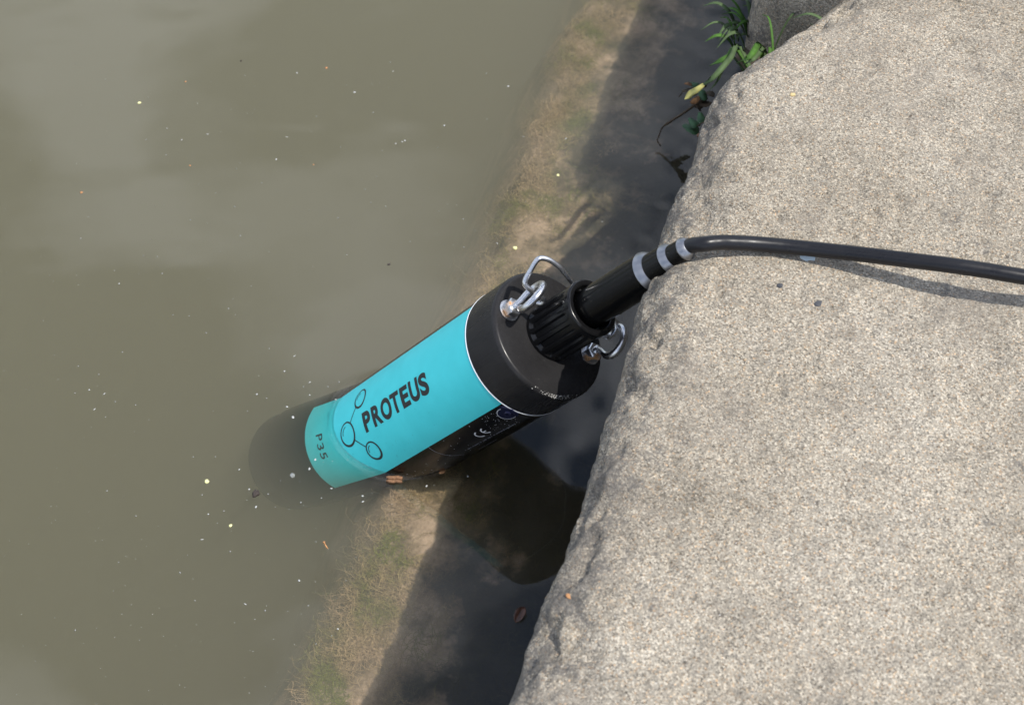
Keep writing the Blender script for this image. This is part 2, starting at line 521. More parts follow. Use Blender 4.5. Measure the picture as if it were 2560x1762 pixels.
vs2 = np.concatenate([np.arange(0.205, 0.42, 0.003), np.linspace(0.43, 1.6, 40)])
def front2(v):
    v = np.asarray(v, float)
    return 0.1130 + 0.003 * fbm(v, v * 0, 0.05, 3, 77) + np.exp(-(v - 0.205) / 0.010) * 0.02
stone2 = stone_mesh("coping_stone", vs2, front2, 0.238, 0.62, 0, 90)
tag(stone2, "next sandstone coping block along the quay, beyond the grass tuft", "stone")
def rubble(n_, v_, z, size, seed, label):
    bm = bmesh.new(); bmesh.ops.create_icosphere(bm, subdivisions=4, radius=1)
    for v in bm.verts:
        c = v.co
        q = 1 + 0.22 * float(fbm(np.array(c.x * 1.3 + c.z), np.array(c.y * 1.3 - c.z), 0.9, 3, seed))
        m_ = max(abs(c.x), abs(c.y), abs(c.z)) ** 0.5
        v.co = Vector((c.x / m_ * size[0] * q, c.y / m_ * size[1] * q, c.z / m_ * size[2] * q))
    me = bpy.data.meshes.new("rubble_stone"); bm.to_mesh(me); bm.free(); me.shade_smooth(); me.materials.append(M["stone"])
    o = bpy.data.objects.new("rubble_stone", me); COL.objects.link(o)
    o.location = quay(n_, v_, z); o.rotation_euler = (0.1, 0.15, -ANG + 0.3)
    return tag(o, label, "stone")
rubble(0.136, 0.125, 0.165, (0.022, 0.020, 0.026), 71, "small rough stone wedged in the joint beside the chipped corner")
fill = new_obj("joint_filling", [quay(0.115, 0.09, z) for z in (-0.5,)] + [quay(0.115, 0.212, -0.5), quay(0.6, 0.212, -0.5), quay(0.6, 0.09, -0.5), quay(0.115, 0.09, 0.13), quay(0.118, 0.212, 0.145), quay(0.6, 0.212, 0.2), quay(0.6, 0.09, 0.2)],
               [(0, 1, 2, 3), (7, 6, 5, 4), (0, 4, 5, 1), (1, 5, 6, 2), (2, 6, 7, 3), (3, 7, 4, 0)], M["soil"], smooth=False)
structure(fill)

# land behind the wall
land = new_obj("ground", [quay(0.55, -30, 0.12), quay(60, -30, 0.12), quay(60, 30, 0.12), quay(0.55, 30, 0.12),
                          quay(0.55, -30, -1), quay(0.55, 30, -1)], [(0, 1, 2, 3), (0, 3, 5, 4)], M["turf"], smooth=False)
structure(land)
bed = new_obj("canal_bed", [(-60, -60, -0.95), (60, -60, -0.95), (60, 60, -0.95), (-60, 60, -0.95)], [(0, 1, 2, 3)], M["bed"], smooth=False)
structure(bed)
# the same wall running on either side, out of sight
for (va, vb) in ((-30, -1.31), (1.61, 30)):
    P = [quay(n_, v_, z) for z in (-0.95, 0.235) for (n_, v_) in ((0.108, va), (0.7, va), (0.7, vb), (0.108, vb))]
    w = new_obj("quay_wall", P, [(0, 1, 2, 3), (7, 6, 5, 4), (0, 4, 5, 1), (1, 5, 6, 2), (2, 6, 7, 3), (3, 7, 4, 0)], M["stone"], smooth=False)
    structure(w)

# ------------------------------------------------------------------ drowned ledge at the wall's foot
def ledge_z(n_, v_):
    edge = -0.050 + 0.016 * fbm(v_, v_ * 0, 0.10, 3, 3)
    z = -0.013 - 0.11 * (0.11 - n_) - 0.010 * np.clip(v_, 0, 0.5) - 0.02 * np.clip(-v_ - 0.1, 0, 0.4)
    z = np.where(n_ < edge, z - 1.0 * (edge - n_) - 12 * (edge - n_) ** 2, z)
    return z + 0.0040 * fbm(n_, v_, 0.055, 3, 61) + 0.0014 * fbm(n_, v_, 0.012, 2, 62)
ln = np.concatenate([np.linspace(-0.42, -0.13, 12), np.arange(-0.125, 0.125, 0.0028)])
lv = np.concatenate([np.linspace(-3, -0.5, 12), np.arange(-0.48, 0.62, 0.0032), np.linspace(0.65, 3, 12)])
LN, LV = np.meshgrid(ln, lv, indexing='ij')
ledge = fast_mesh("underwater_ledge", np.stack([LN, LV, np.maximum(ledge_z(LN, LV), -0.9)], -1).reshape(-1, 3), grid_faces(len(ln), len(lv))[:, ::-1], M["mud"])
ledge.matrix_world = QUAY
structure(ledge)

# ------------------------------------------------------------------ the sonde: frame
th, ph = 0.7784, 0.5625
def c2w(x, u, t): return np.array([x, u * SP - t * CP, u * CP + t * SP])
AX = c2w(math.sin(th) * math.cos(ph), math.sin(th) * math.sin(ph), math.cos(th))
E1 = -c2w(math.cos(ph) * math.cos(th), math.sin(ph) * math.cos(th), -math.sin(th))
E2 = c2w(math.sin(ph), -math.cos(ph), 0)
RIM = CAM + c2w(0.0227, 0.0109, -0.886)
BASIS = np.stack([E1, E2, AX], 1)
MM = 0.001
# Under the surface things look shallower than they are: still water lifts them to
# about 0.64 of their depth, so what lies below z = 0 is built at its apparent depth.
LIFT = 0.64
def drown(L):
    """sonde-local mm -> sonde-local metres, raised to apparent depth under water"""
    L = np.asarray(L, float) * MM
    Wd = L @ BASIS.T + RIM
    Wd[:, 2] = np.where(Wd[:, 2] < 0, Wd[:, 2] * LIFT, Wd[:, 2])
    return (Wd - RIM) @ BASIS
def to_world(L):
    return np.asarray(L, float) * MM @ BASIS.T + RIM
SONDE_M = Matrix([[*BASIS[0], RIM[0]], [*BASIS[1], RIM[1]], [*BASIS[2], RIM[2]], [0, 0, 0, 1]])
sonde = bpy.data.objects.new("water_quality_sonde", None)
COL.objects.link(sonde)
sonde.empty_display_size = 0.05
sonde.matrix_world = SONDE_M
tag(sonde, "black cylindrical water probe with cyan PROTEUS label, leaning out of the water against the stone", "water probe")

def part(name, L, F, mat, parent=sonde, smooth=True, sharp=None):
    return new_obj(name, drown(L), F, mat, parent, smooth, sharp)

# body tube
SEG = 128
prof = [(40, -28.0), (44.5, -28.2)] + [(44.5, s) for s in np.linspace(-32, -305, 92)] + [(43.8, -306.5), (40.0, -307)]
V, F = lathe(prof, SEG); F.append(tuple(len(prof) * SEG - SEG + k for k in range(SEG))[::-1])
body = part("body", V, F, M["body"], sharp=35)
prof = [(38, -307.5), (42.4, -308), (42.8, -309)] + [(42.8, s) for s in np.linspace(-310, -328, 9)] + [(36, -331)]
V, F = lathe(prof, SEG); F.append(tuple(len(prof) * SEG - SEG + k for k in range(SEG))[::-1])
part("sensor_guard", V, F, M["guard"], sharp=35)
# cap
bev = [(41.7 + 3 * math.cos(t), 0 + 3 * math.sin(t)) for t in np.linspace(0, math.pi / 2, 9)]
prof = [(43.5, -28.05), (44.9, -27.6)] + [(44.9 - 0.2 * (i / 8), s) for i, s in enumerate(np.linspace(-26, -0.6, 9))] + bev + [(r, 3.0) for r in (39, 34, 28, 22, 12, 4)]
V, F = lathe(prof, SEG); F.append(tuple(len(prof) * SEG - SEG + k for k in range(SEG)))
cap = part("cap", V, F, M["cap"], sharp=50)
V, F = lathe([(44.2, -28.9), (45.05, -28.75), (45.05, -28.25), (44.2, -28.1)], SEG)
part("seam_ring", V, F, M["seam"], parent=sonde)

# cyan label: a thin wrapped sheet
def cylpt(r, s, phi):
    a = math.radians(phi); return (r * math.cos(a), r * math.sin(a), s)
def patch(s0, s1, p0, p1, r, t, ns, npz):
    S = np.linspace(s0, s1, ns); Pp = np.linspace(p0, p1, npz); V = []
    for rr in (r, r + t):
        for s in S:
            for p in Pp: V.append(cylpt(rr, s, p))
    n0 = ns * npz
    F = [tuple(f) for f in (grid_faces(ns, npz) + n0)] + [tuple(f[::-1]) for f in grid_faces(ns, npz)]
    border = [j for j in range(npz)] + [i * npz + npz - 1 for i in range(1, ns)] + [(ns - 1) * npz + j for j in range(npz - 2, -1, -1)] + [i * npz for i in range(ns - 2, 0, -1)]
    for a, b in zip(border, border[1:] + border[:1]): F.append((a, b, b + n0, a + n0))
    return V, F
V, F = patch(-240, -29.0, -71.5, 28.8, 44.45, 0.30, 110, 61)
label = part("label", V, F, M["label"], sharp=40)
label["label"] = "cyan wrap-round label with black lettering and a three-ball emblem"

# lettering ---------------------------------------------------------------
def text_shape(body_txt, bold=0.0, spacing=1.0):
    cu = bpy.data.curves.new("tmp_text", 'FONT'); cu.body = body_txt; cu.size = 1.0
    cu.offset = bold; cu.resolution_u = 6; cu.fill_mode = 'FRONT'; cu.space_character = spacing
    ob = bpy.data.objects.new("tmp_text", cu); COL.objects.link(ob)
    dg = bpy.context.evaluated_depsgraph_get(); ev = ob.evaluated_get(dg)
    me = bpy.data.meshes.new_from_object(ev)
    bm = bmesh.new(); bm.from_mesh(me)
    bpy.data.objects.remove(ob); bpy.data.curves.remove(cu); bpy.data.meshes.remove(me)
    return bm
def wrap_text(name, txt, s_rng, p_rng, mat, parent, bold=0.0, along=True, r=44.86, spacing=1.0):
    """along: text runs towards the cap, its top towards smaller angle; else runs round the tube"""
    bm = text_shape(txt, bold, spacing)
    xs = [v.co.x for v in bm.verts]; ys = [v.co.y for v in bm.verts]
    x0, x1, y0, y1 = min(xs), max(xs), min(ys), max(ys)
    for ax, lo, hi in ((0, x0, x1), (1, y0, y1)):
        for c in np.linspace(lo, hi, 26)[1:-1]:
            no = (1, 0, 0) if ax == 0 else (0, 1, 0)
            co = (c, 0, 0) if ax == 0 else (0, c, 0)
            bmesh.ops.bisect_plane(bm, geom=bm.verts[:] + bm.edges[:] + bm.faces[:], plane_co=co, plane_no=no)
    V = []
    bm.verts.ensure_lookup_table()
    for v in bm.verts:
        fx = (v.co.x - x0) / (x1 - x0); fy = (v.co.y - y0) / (y1 - y0)
        if along: s = s_rng[0] + fx * (s_rng[1] - s_rng[0]); p = p_rng[0] + fy * (p_rng[1] - p_rng[0])
        else: s = s_rng[0] + fy * (s_rng[1] - s_rng[0]); p = p_rng[0] + fx * (p_rng[1] - p_rng[0])
        V.append(cylpt(r, s, p))
    F = [tuple(v.index for v in f.verts) for f in bm.faces]
    bm.free()
    return part(name, V, F, mat, parent, smooth=False)
letters = "PROTEUS"
# each letter between its own two stations along the tube
spans = [(-159.6, -149.6), (-147.6, -136.0), (-135.6, -122.6), (-122.6, -111.6), (-109.8, -100.2), (-98.6, -87.4), (-86.6, -76.6)]
for ch, sp in zip(letters, spans):
    over = 0.5 if ch in "OSU" else 0.0
    wrap_text("letter", ch, sp, (-12.4 + over, -31.4 - over), M["ink"], label, bold=0.042)
for ch, pr in zip("P35", ((-34.5, -27.5), (-24.8, -18.0), (-15.0, -8.0))):
    wrap_text("model_letter", ch, (-224.4, -215.6), pr, M["ink"], label, bold=0.008, along=False)
def ring_mark(name, s0, p0, rad, wid, parent, arc=(0, 360), mat=None, r=44.86, thin=0.0):
    n = 48; V = []; F = []
    for i in range(n + 1):
        t = math.radians(arc[0] + (arc[1] - arc[0]) * i / n)
        w = wid * (1 + thin * math.cos(t - 1.2))
        for q in (rad - w / 2, rad + w / 2):
            V.append(cylpt(r, s0 + q * math.cos(t), p0 + math.degrees(q * math.sin(t) / r)))
    for i in range(n): F.append((2 * i, 2 * i + 1, 2 * i + 3, 2 * i + 2))
    return part(name, V, F, mat or M["ink"], parent, smooth=False)
def line_mark(name, a, b, wid, parent, mat=None, r=44.86, n=10):
    V = []; F = []
    pa = np.array([a[0], math.radians(a[1]) * r]); pb = np.array([b[0], math.radians(b[1]) * r])
    d = pb - pa; d /= np.linalg.norm(d); q = np.array([-d[1], d[0]]) * wid / 2
    for i in range(n + 1):
        c = pa + (pb - pa) * i / n
        for e in (c - q, c + q): V.append(cylpt(r, e[0], math.degrees(e[1] / r)))
    for i in range(n): F.append((2 * i, 2 * i + 1, 2 * i + 3, 2 * i + 2))
    return part(name, V, F, mat or M["ink"], parent, smooth=False)
R_ = 44.86
balls = [(-182.0, -21.4, 8.7), (-162.2, -48.0, 7.0), (-162.4, 4.8, 7.0)]
for (s0, p0, rad) in balls:
    rm = ring_mark("emblem_ring", s0, p0, rad, 1.45, label, thin=0.25)
    ring_mark("emblem_glint", s0, p0, rad * 0.68, 0.7, rm, arc=(185, 262))
for k in (1, 2):
    A = np.array([balls[0][0], math.radians(balls[0][1]) * R_]); B = np.array([balls[k][0], math.radians(balls[k][1]) * R_])
    d = (B - A) / np.linalg.norm(B - A)
    a = A + d * balls[0][2]; b = B - d * balls[k][2]
    line_mark("emblem_line", (a[0], math.degrees(a[1] / R_)), (b[0], math.degrees(b[1] / R_)), 0.85, label)

# small white print on the black side
RB = 44.56
cm = ring_mark("conformity_mark", -72.0, 46.4, 3.7, 1.0, body, arc=(95, 265), mat=M["white"], r=RB)
cm2 = ring_mark("conformity_mark", -64.6, 46.0, 3.7, 1.0, body, arc=(95, 265), mat=M["white"], r=RB)
line_mark("conformity_mark_bar", (-68.3, 46.0), (-65.2, 46.0), 0.9, cm2, M["white"], RB)
def tiny_print(p0, s0, s1, h, n, mat):
    V = []; F = []
    s = s0
    while s < s1:
        w = random.uniform(0.35, 0.8); hh = h * random.uniform(0.55, 1.0)
        if random.random() > 0.13:
            k = len(V)
            for (ds, dp) in ((0, -hh / 2), (w, -hh / 2), (w, hh / 2), (0, hh / 2)):
                V.append(cylpt(RB, s + ds, p0 + (s - s0) * 0.045 + math.degrees(dp / RB)))
            F.append((k, k + 1, k + 2, k + 3))
        s += w + random.uniform(0.25, 0.55)
    return part("fine_print", V, F, mat, body, smooth=False)
tiny_print(56.6, -101, -46, 1.5, 0, M["faint"])
tiny_print(69.0, -98, -76, 1.0, 0, M["faint"])
# curved scratch
ring_mark("scratch", -84, 36, 32, 0.35, body, arc=(140, 200), mat=M["faint"], r=RB)

# lug with its screw, hanging from the cap over the seam
V = []; F = []
for rr in (44.6, 45.9):
    V.append(cylpt(rr, -34.6, 39.5))
    for k in range(40):
        t = 2 * math.pi * k / 40
        ds = 6.4 * math.cos(t); dp = 6.6 * math.sin(t)
        if ds > 0: dp *= 1 + 0.75 * (ds / 6.4) ** 2; 
        V.append(cylpt(rr, -34.6 + ds, 39.5 + math.degrees(dp / rr)))
for k in range(40):
    k2 = (k + 1) % 40
    F.append((42 - 1 + 0, 41 + 1 + k, 41 + 1 + k2))
    F.append((1 + k, 1 + k2, 42 + k2, 42 + k))
lug = part("lug", V, F, M["lug"], sharp=40)
ring_mark("lug_edge", -34.6, 39.5, 6.3, 0.35, lug, arc=(75, 285), mat=M["seam"], r=45.93)
def local_frame(s, p, r):
    c = np.array(cylpt(r, s, p)); a = math.radians(p)
    nrm = np.array([math.cos(a), math.sin(a), 0]); tz = np.array([0, 0, 1.0]); tp = np.cross(nrm, tz)
    return c, nrm, tz, tp
def on_tube_lathe(name, s, p, r, profile, mat, parent, seg=24):
    c, nrm, tz, tp = local_frame(s, p, r); V0, F = lathe(profile, seg)
    V = [c + tp * v[0] + tz * v[1] + nrm * v[2] for v in V0]
    F = F + [tuple(len(profile) * seg - seg + k for k in range(seg))]
    return part(name, V, F, mat, parent, sharp=40)
on_tube_lathe("screw", -33.2, 39.3, 45.8, [(2.4, 0), (2.4, 0.7), (2.0, 1.1), (1.2, 1.1), (1.1, 0.3), (0.2, 0.3)], M["lug"], lug)
# pale scuffs where the cap's rim has been knocked
def scuffs(name, n, gen, mat, parent):
    V = []; F = []
    for _ in range(n):
        c, u, w, sz = gen()
        k = len(V); m_ = random.randint(4, 6); a0 = random.random() * 6
        for j in range(m_):
            t = a0 + 2 * math.pi * j / m_; q = sz * random.uniform(0.5, 1.2)
            V.append(c + u * q * math.cos(t) * random.uniform(0.8, 1.8) + w * q * math.sin(t))
        F.append(tuple(range(k, k + m_)))
    return part(name, V, F, mat, parent, smooth=False)
def rim_gen():
    p = math.radians(random.gauss(56, 9)); t = random.uniform(0.35, 1.25)
    r = 41.7 + 3.07 * math.cos(t); s = 3.07 * math.sin(t)
    er = np.array([math.cos(p), math.sin(p), 0]); et = np.array([-math.sin(p), math.cos(p), 0])
    w = -er * math.sin(t) + np.array([0, 0, math.cos(t)])
    return er * r + np.array([0, 0, s]), et, w, random.choice([random.uniform(0.06, 0.2), random.uniform(0.1, 0.42)])
sc = scuffs("scuff", 190, rim_gen, M["scuff"], cap)
sc["kind"] = "stuff"
def body_gen():
    p = math.radians(random.uniform(31, 62)); s = random.choice([random.uniform(-60, -38), random.uniform(-190, -60)])
    er = np.array([math.cos(p), math.sin(p), 0]); et = np.array([-math.sin(p), math.cos(p), 0])
    return er * 44.56 + np.array([0, 0, s]), et, np.array([0, 0, 1.0]), random.uniform(0.1, 0.32)
sc = scuffs("dust_fleck", 110, body_gen, M["white"], body); sc["kind"] = "stuff"

def label_gen():
    p = math.radians(random.gauss(8, 9)); s = random.choice([random.gauss(-150, 12), random.uniform(-190, -60)])
    er = np.array([math.cos(p), math.sin(p), 0]); et = np.array([-math.sin(p), math.cos(p), 0])
    k = random.uniform(-0.6, 0.6)
    return er * 44.84 + np.array([0, 0, s]), (et + np.array([0, 0, k])) * 1.6, np.array([0, 0, 0.35]), random.uniform(0.12, 0.42)
sc = scuffs("grime_fleck", 60, label_gen, M["grime"], label); sc["kind"] = "stuff"
# ribbed collar ----------------------------------------------------------
NSLOT = 15
def slot_mod(r, s, a):
    if r < 17.0 or not (5.5 < s < 40.5): return r
    x = (a / (2 * math.pi) * NSLOT) % 1.0
    x = abs(x - 0.5) * 2                       # 0 in the middle of a slot
    end = min(1, max(0, (s - 5.5) / 2.0)) * min(1, max(0, (40.5 - s) / 2.0))
    g = max(0.0, min(1.0, (0.62 - x) / 0.16))
    return r - 2.1 * g * end
prof = [(19.0, 2.9)] + [(19.0, s) for s in (4.5, 5.5, 6, 6.5, 7, 7.5)] + [(19.0, s) for s in np.linspace(10, 37, 9)] + [(19.0, s) for s in (38.5, 39, 39.5, 40, 40.5, 42)]
prof += [(17.9 + 1.5 * math.cos(t), 45.4 + 1.5 * math.sin(t)) for t in np.linspace(0, math.pi / 2, 7)]
prof += [(15.9, 46.9), (15.3, 46.5), (15.0, 45.0), (14.9, 36.0), (12.0, 35.5)]
V, F = lathe(prof, NSLOT * 14, slot_mod)
collar = part("collar", V, F, M["collar"], sharp=38)

# hose stem and its stepped bands belong to the cable -----------------------
cable = bpy.data.objects.new("connector_cable", None); COL.objects.link(cable)
cable.matrix_world = SONDE_M @ Matrix.Translation((0, 0, 0.036))
tag(cable, "black cable with stepped hose stem and bright bands, running from the probe across the stone", "cable")
def cpart(name, L, F, mat, parent=None, sharp=None):
    L = np.asarray(L, float) - np.array([0, 0, 36.0])
    return new_obj(name, L * MM, F, mat, parent or cable, True, sharp)
def solid(profile, seg=64):
    V, F = lathe(profile, seg); n = len(profile)
    F.append(tuple(range(seg))[::-1]); F.append(tuple((n - 1) * seg + k for k in range(seg)))
    return V, F
cpart("hose", *solid([(12.8, 35.6), (12.9, 60), (12.8, 99.6)]), M["tube"], sharp=40)
cpart("band", *solid([(12.85, 99.6), (13.05, 99.9), (12.95, 100.5), (11.4, 103.2), (10.2, 104.6)]), M["band"], sharp=30)
cpart("hose_step", *solid([(9.9, 104.4), (9.6, 110), (9.4, 117.2)]), M["tube"], sharp=40)
cpart("band", *solid([(9.5, 117.4), (9.75, 117.8), (9.65, 118.5), (8.2, 121.2), (7.4, 122.3)]), M["band"], sharp=30)
cpart("hose_tip", *solid([(7.2, 122.1), (7.0, 127), (6.9, 131.2)]), M["tube"], sharp=40)
cpart("band", *solid([(7.0, 131.0), (7.3, 131.6), (7.2, 132.4), (5.4, 135.0), (4.7, 135.6)]), M["band"], sharp=30)
# the cable itself (world points -> cable frame)
INV = np.linalg.inv(np.array(SONDE_M @ Matrix.Translation((0, 0, 0.036))))
def world_to_cable(P):
    P = np.asarray(P); return (np.c_[P, np.ones(len(P))] @ INV.T)[:, :3]
tipw = to_world([[0, 0, 128.0], [0, 0, 136.0]])
cpts = [tipw[0], tipw[1], at(1757, 610.5, 0.2480), at(1790, 607, 0.2478), at(1826, 606.5, 0.2460), at(1901, 610.5, 0.2430), at(2014, 621, 0.2430),
        at(2164, 637, 0.2490), at(2277, 651, 0.2540), at(2374, 663, 0.2575), at(2470, 677, 0.2590), at(2600, 698, 0.2590)]
last = cpts[-1]
cpts += [last + NI * 0.05 + np.array([0, 0.01, -0.003]), last + NI * 0.14 + np.array([0, 0.03, -0.014]), last + NI * 0.28 + np.array([0, 0.05, -0.0182])]
V, F = sweep(world_to_cable(catmull(cpts, 10)), 0.0045, 20)
new_obj("cable", V, F, M["cable"], cable)

# eye bolts and bail ---------------------------------------------------------
def hexnut(c, af, h, z0):
    n = 6; V = []; R6 = af / math.sqrt(3)
    for (k, z) in ((0.93, z0), (1.0, z0 + 0.7), (1.0, z0 + h - 0.8), (0.9, z0 + h)):
        for i in range(n):
            a = math.pi / 3 * i + 0.35
            V.append((c[0] + R6 * k * math.cos(a), c[1] + R6 * k * math.sin(a), z))
    F = [tuple(f) for f in grid_faces(4, 6, wrap_v=True)]; F.append(tuple(18 + i for i in range(6)))
    return V, F
def lathe_at(c, profile, seg=40):
    V, F = lathe(profile, seg); V = [(v[0] + c[0], v[1] + c[1], v[2]) for v in V]
    F.append(tuple(len(profile) * seg - seg + k for k in range(seg))); return V, F
def eye_bolt(bx, by, cz, az, rad, gap_dir, wire=2.5):
    eb_shank = sweep([(bx, by, 3.0), (bx, by, 10), (bx, by, 13.5)], wire + 0.5, 16)
    n = np.array([math.cos(az), math.sin(az), 0.0]); u = np.array([-math.sin(az), math.cos(az), 0.0]) * gap_dir; w = np.array([0, 0, 1.0])
    c = np.array([bx, by, cz])
    pts = [(bx, by, 9.0), (bx, by, 12.0), tuple(c + rad * (0.30 * u - 1.12 * w))]
    for t in np.linspace(-50, 235, 16):
        t = math.radians(t); tilt = n * 1.6 * (math.degrees(t) / 235)
        pts.append(tuple(c + rad * (math.cos(t) * u + math.sin(t) * w) + tilt))
    path = catmull(pts, 4)
    V, F = sweep(path, wire, 14)
    eb = part("eye_bolt", V, F, M["steel"], sonde)
    V, F = lathe_at((bx, by), [(5.0, 3.0), (7.2, 3.02), (7.3, 3.5), (7.2, 4.1), (5, 4.3), (3, 4.3)])
    part("washer", V, F, M["steel"], eb, sharp=40)
    V, F = hexnut((bx, by), 10.6, 6.6, 4.25)
    part("nut", V, F, M["nut"], eb, smooth=False)
    V, F = eb_shank
    part("shank", V, F, M["nut"], eb)
    return eb
eye_bolt(21.0, -26.6, 26.8, 1.89, 10.2, 1)
eye_bolt(-21.0, 25.6, 27.4, 2.36, 10.2, -1)
DB = np.array([0.6285, -0.7784, 0]); DP = np.array([-0.7784, -0.6285, 0])
TAU = math.radians(42); O = np.array([0, 0, 24.0]); UPV = DP * math.sin(TAU) + np.array([0, 0, math.cos(TAU)])
NB = np.cross(DB, UPV)
def bail_pt(d, u, w=0.0): return O + DB * d + UPV * u + NB * w
bp = [bail_pt(24.5, -0.5, 4.5), bail_pt(22.8, 1.0, 2.0), bail_pt(23.6, 4.0, 0.5), bail_pt(27, 4.6), bail_pt(31, 5.0), bail_pt(35, 5.4), bail_pt(38.5, 5.8), bail_pt(41.4, 7.2), bail_pt(42.5, 10.5), bail_pt(42.7, 16), bail_pt(42.9, 21.5),
      bail_pt(42.2, 24.8), bail_pt(39.5, 26.6), bail_pt(35.5, 27.4), bail_pt(31, 27.3), bail_pt(26.0, 26.6), bail_pt(19, 24.4), bail_pt(12.4, 22.0), bail_pt(5, 19.8),
      bail_pt(-4, 18.8), bail_pt(-14, 17.6), bail_pt(-22, 16.2), bail_pt(-28, 14.4), bail_pt(-31, 11.0), bail_pt(-31.6, 7), bail_pt(-30.4, 4.2), bail_pt(-27, 3.2), bail_pt(-24, 3.0), bail_pt(-22, 1.2, 2.0), bail_pt(-24, -0.8, 4.2)]
V, F = sweep(catmull(bp, 6), 1.7, 12)
part("bail_handle", V, F, M["steel"], sonde)

# ------------------------------------------------------------------ water
def water_z(x, y):
    z = 0.00042 * fbm(x * 0.8, y * 1.5, 0.13, 3, 201) + 0.00007 * fbm(x, y, 0.035, 2, 207)
    # creeping meniscus on the tube
    P = np.stack([x, y, np.zeros_like(x)], -1) - RIM
    s = P @ AX
    rad = np.linalg.norm(P - s[..., None] * AX, axis=-1) - 0.0445
    z = z + np.where(rad > -0.004, 0.0017 * np.exp(-np.clip(rad, 0, 1) / 0.0026), 0.0017)
    # and where it wets the foot of the wall
    n_ = x * NI[0] + y * NI[1]; v_ = x * WD[0] + y * WD[1]
    dist = (0.106 + 0.006 * fbm(v_, v_ * 0, 0.035, 3, 211)) - n_
    z = z + 0.0014 * np.exp(-np.clip(dist, 0, 1) / 0.009) + 0.00075 * np.exp(-np.clip(dist, 0, 1) / 0.035) * fbm(x, y, 0.034, 2, 221)
    return z
wx = np.concatenate([[-40, -10, -3, -1.2], np.arange(-0.62, 0.40, 0.0023), [1.2, 3, 12]])
wy = np.concatenate([[-40, -10, -3, -0.9], np.arange(-0.42, 0.60, 0.0023), [1.2, 3, 10, 40]])
WX, WY = np.meshgrid(wx, wy, indexing='ij')
inner = (np.abs(WX + 0.11) < 0.51) & (np.abs(WY - 0.09) < 0.51)
WZ = np.where(inner, water_z(WX, WY), 0.0)
V = np.stack([WX, WY, WZ], -1).reshape(-1, 3)
F = grid_faces(len(wx), len(wy))
nu, nvv = len(wx), len(wy)
border = [i * nvv for i in range(nu)] + [(nu - 1) * nvv + j for j in range(1, nvv)] + [i * nvv + nvv - 1 for i in range(nu - 2, -1, -1)] + [j for j in range(nvv - 2, 0, -1)]
nb = len(V); low = V[border].copy(); low[:, 2] = -0.93
V = np.vstack([V, low])
k = np.arange(len(border)); k2 = (k + 1) % len(border); bd = np.array(border)
Fs = np.stack([bd[k], nb + k, nb + k2, bd[k2]], 1)
water = fast_mesh("water", V, np.vstack([F, Fs]), M["water"])
bm = bmesh.new(); bm.from_mesh(water.data); bm.verts.ensure_lookup_table()
bm.faces.new([bm.verts[nb + i] for i in range(len(border))])
bmesh.ops.recalc_face_normals(bm, faces=bm.faces)
for f_ in bm.faces:
    f_.smooth = abs(f_.normal.z) > 0.5
bm.to_mesh(water.data); bm.free()
structure(water)

# ------------------------------------------------------------------ algae on the ledge
def strands(n, pick, seg=7):
    V = []; F = []
    for _ in range(n):
        n0, v0, ln_, wid, heading = pick()
        a = heading; pn, pv = n0, v0
        pz = float(ledge_z(np.array(n0), np.array(v0))) + random.uniform(0.0, 0.002)
        rise = random.uniform(0.02, 0.35)
        curl = random.gauss(0, 0.35)
        k0 = len(V)
        for i in range(seg + 1):
            q = np.array([-math.sin(a), math.cos(a)]) * wid * (1 - 0.5 * i / seg)
            V.append((pn - q[0], pv - q[1], pz)); V.append((pn + q[0], pv + q[1], pz + wid * 0.6))
            stp = ln_ / seg
            a += curl + random.gauss(0, 0.45)
            pn += math.cos(a) * stp; pv += math.sin(a) * stp
            gz = float(0.0) if False else pz + rise * stp - 0.10 * stp
            pz = min(-0.003, gz)
            if i < seg:
                k = k0 + 2 * i; F.append((k, k + 1, k + 3, k + 2))
    return np.array(V), np.array(F)
# bare silt windows in the mat
bare = [(-0.014, -0.150, 0.020, 0.028), (-0.018, 0.130, 0.016, 0.030), (-0.010, 0.235, 0.018, 0.045), (-0.012, 0.36, 0.016, 0.06), (-0.016, 0.045, 0.016, 0.022), (-0.018, -0.27, 0.012, 0.02)]
def pick_mat():
    while True:
        n0 = random.gauss(-0.036, 0.022) if random.random() < 0.72 else random.uniform(-0.06, 0.10)
        v0 = random.uniform(-0.42, 0.52)
        if not (-0.085 < n0 < 0.104): continue
        cl = float(fbm(np.array(n0), np.array(v0), 0.030, 3, 305)) * 1.1
        edge = -0.058 + 0.026 * float(fbm(np.array(v0), np.array(0.0), 0.05, 3, 303))
        if n0 < edge and random.random() < 0.85: continue
        if random.random() > 0.52 + cl: continue
        if any(((n0 - b[0]) / b[2]) ** 2 + ((v0 - b[1]) / b[3]) ** 2 < 1 for b in bare) and random.random() < 0.95: continue
        return n0, v0, random.uniform(0.006, 0.026), random.uniform(0.00010, 0.00025), math.pi + 1.5 * cl + random.gauss(0.15, 0.55)
V, F = strands(16000, pick_mat)
alg = fast_mesh("filament_algae", V, F, M["strands"], smooth=False)
alg.matrix_world = QUAY
alg["kind"] = "stuff"
alg["label"] = "golden brown filament algae matted along the drowned ledge"
alg["category"] = "algae"

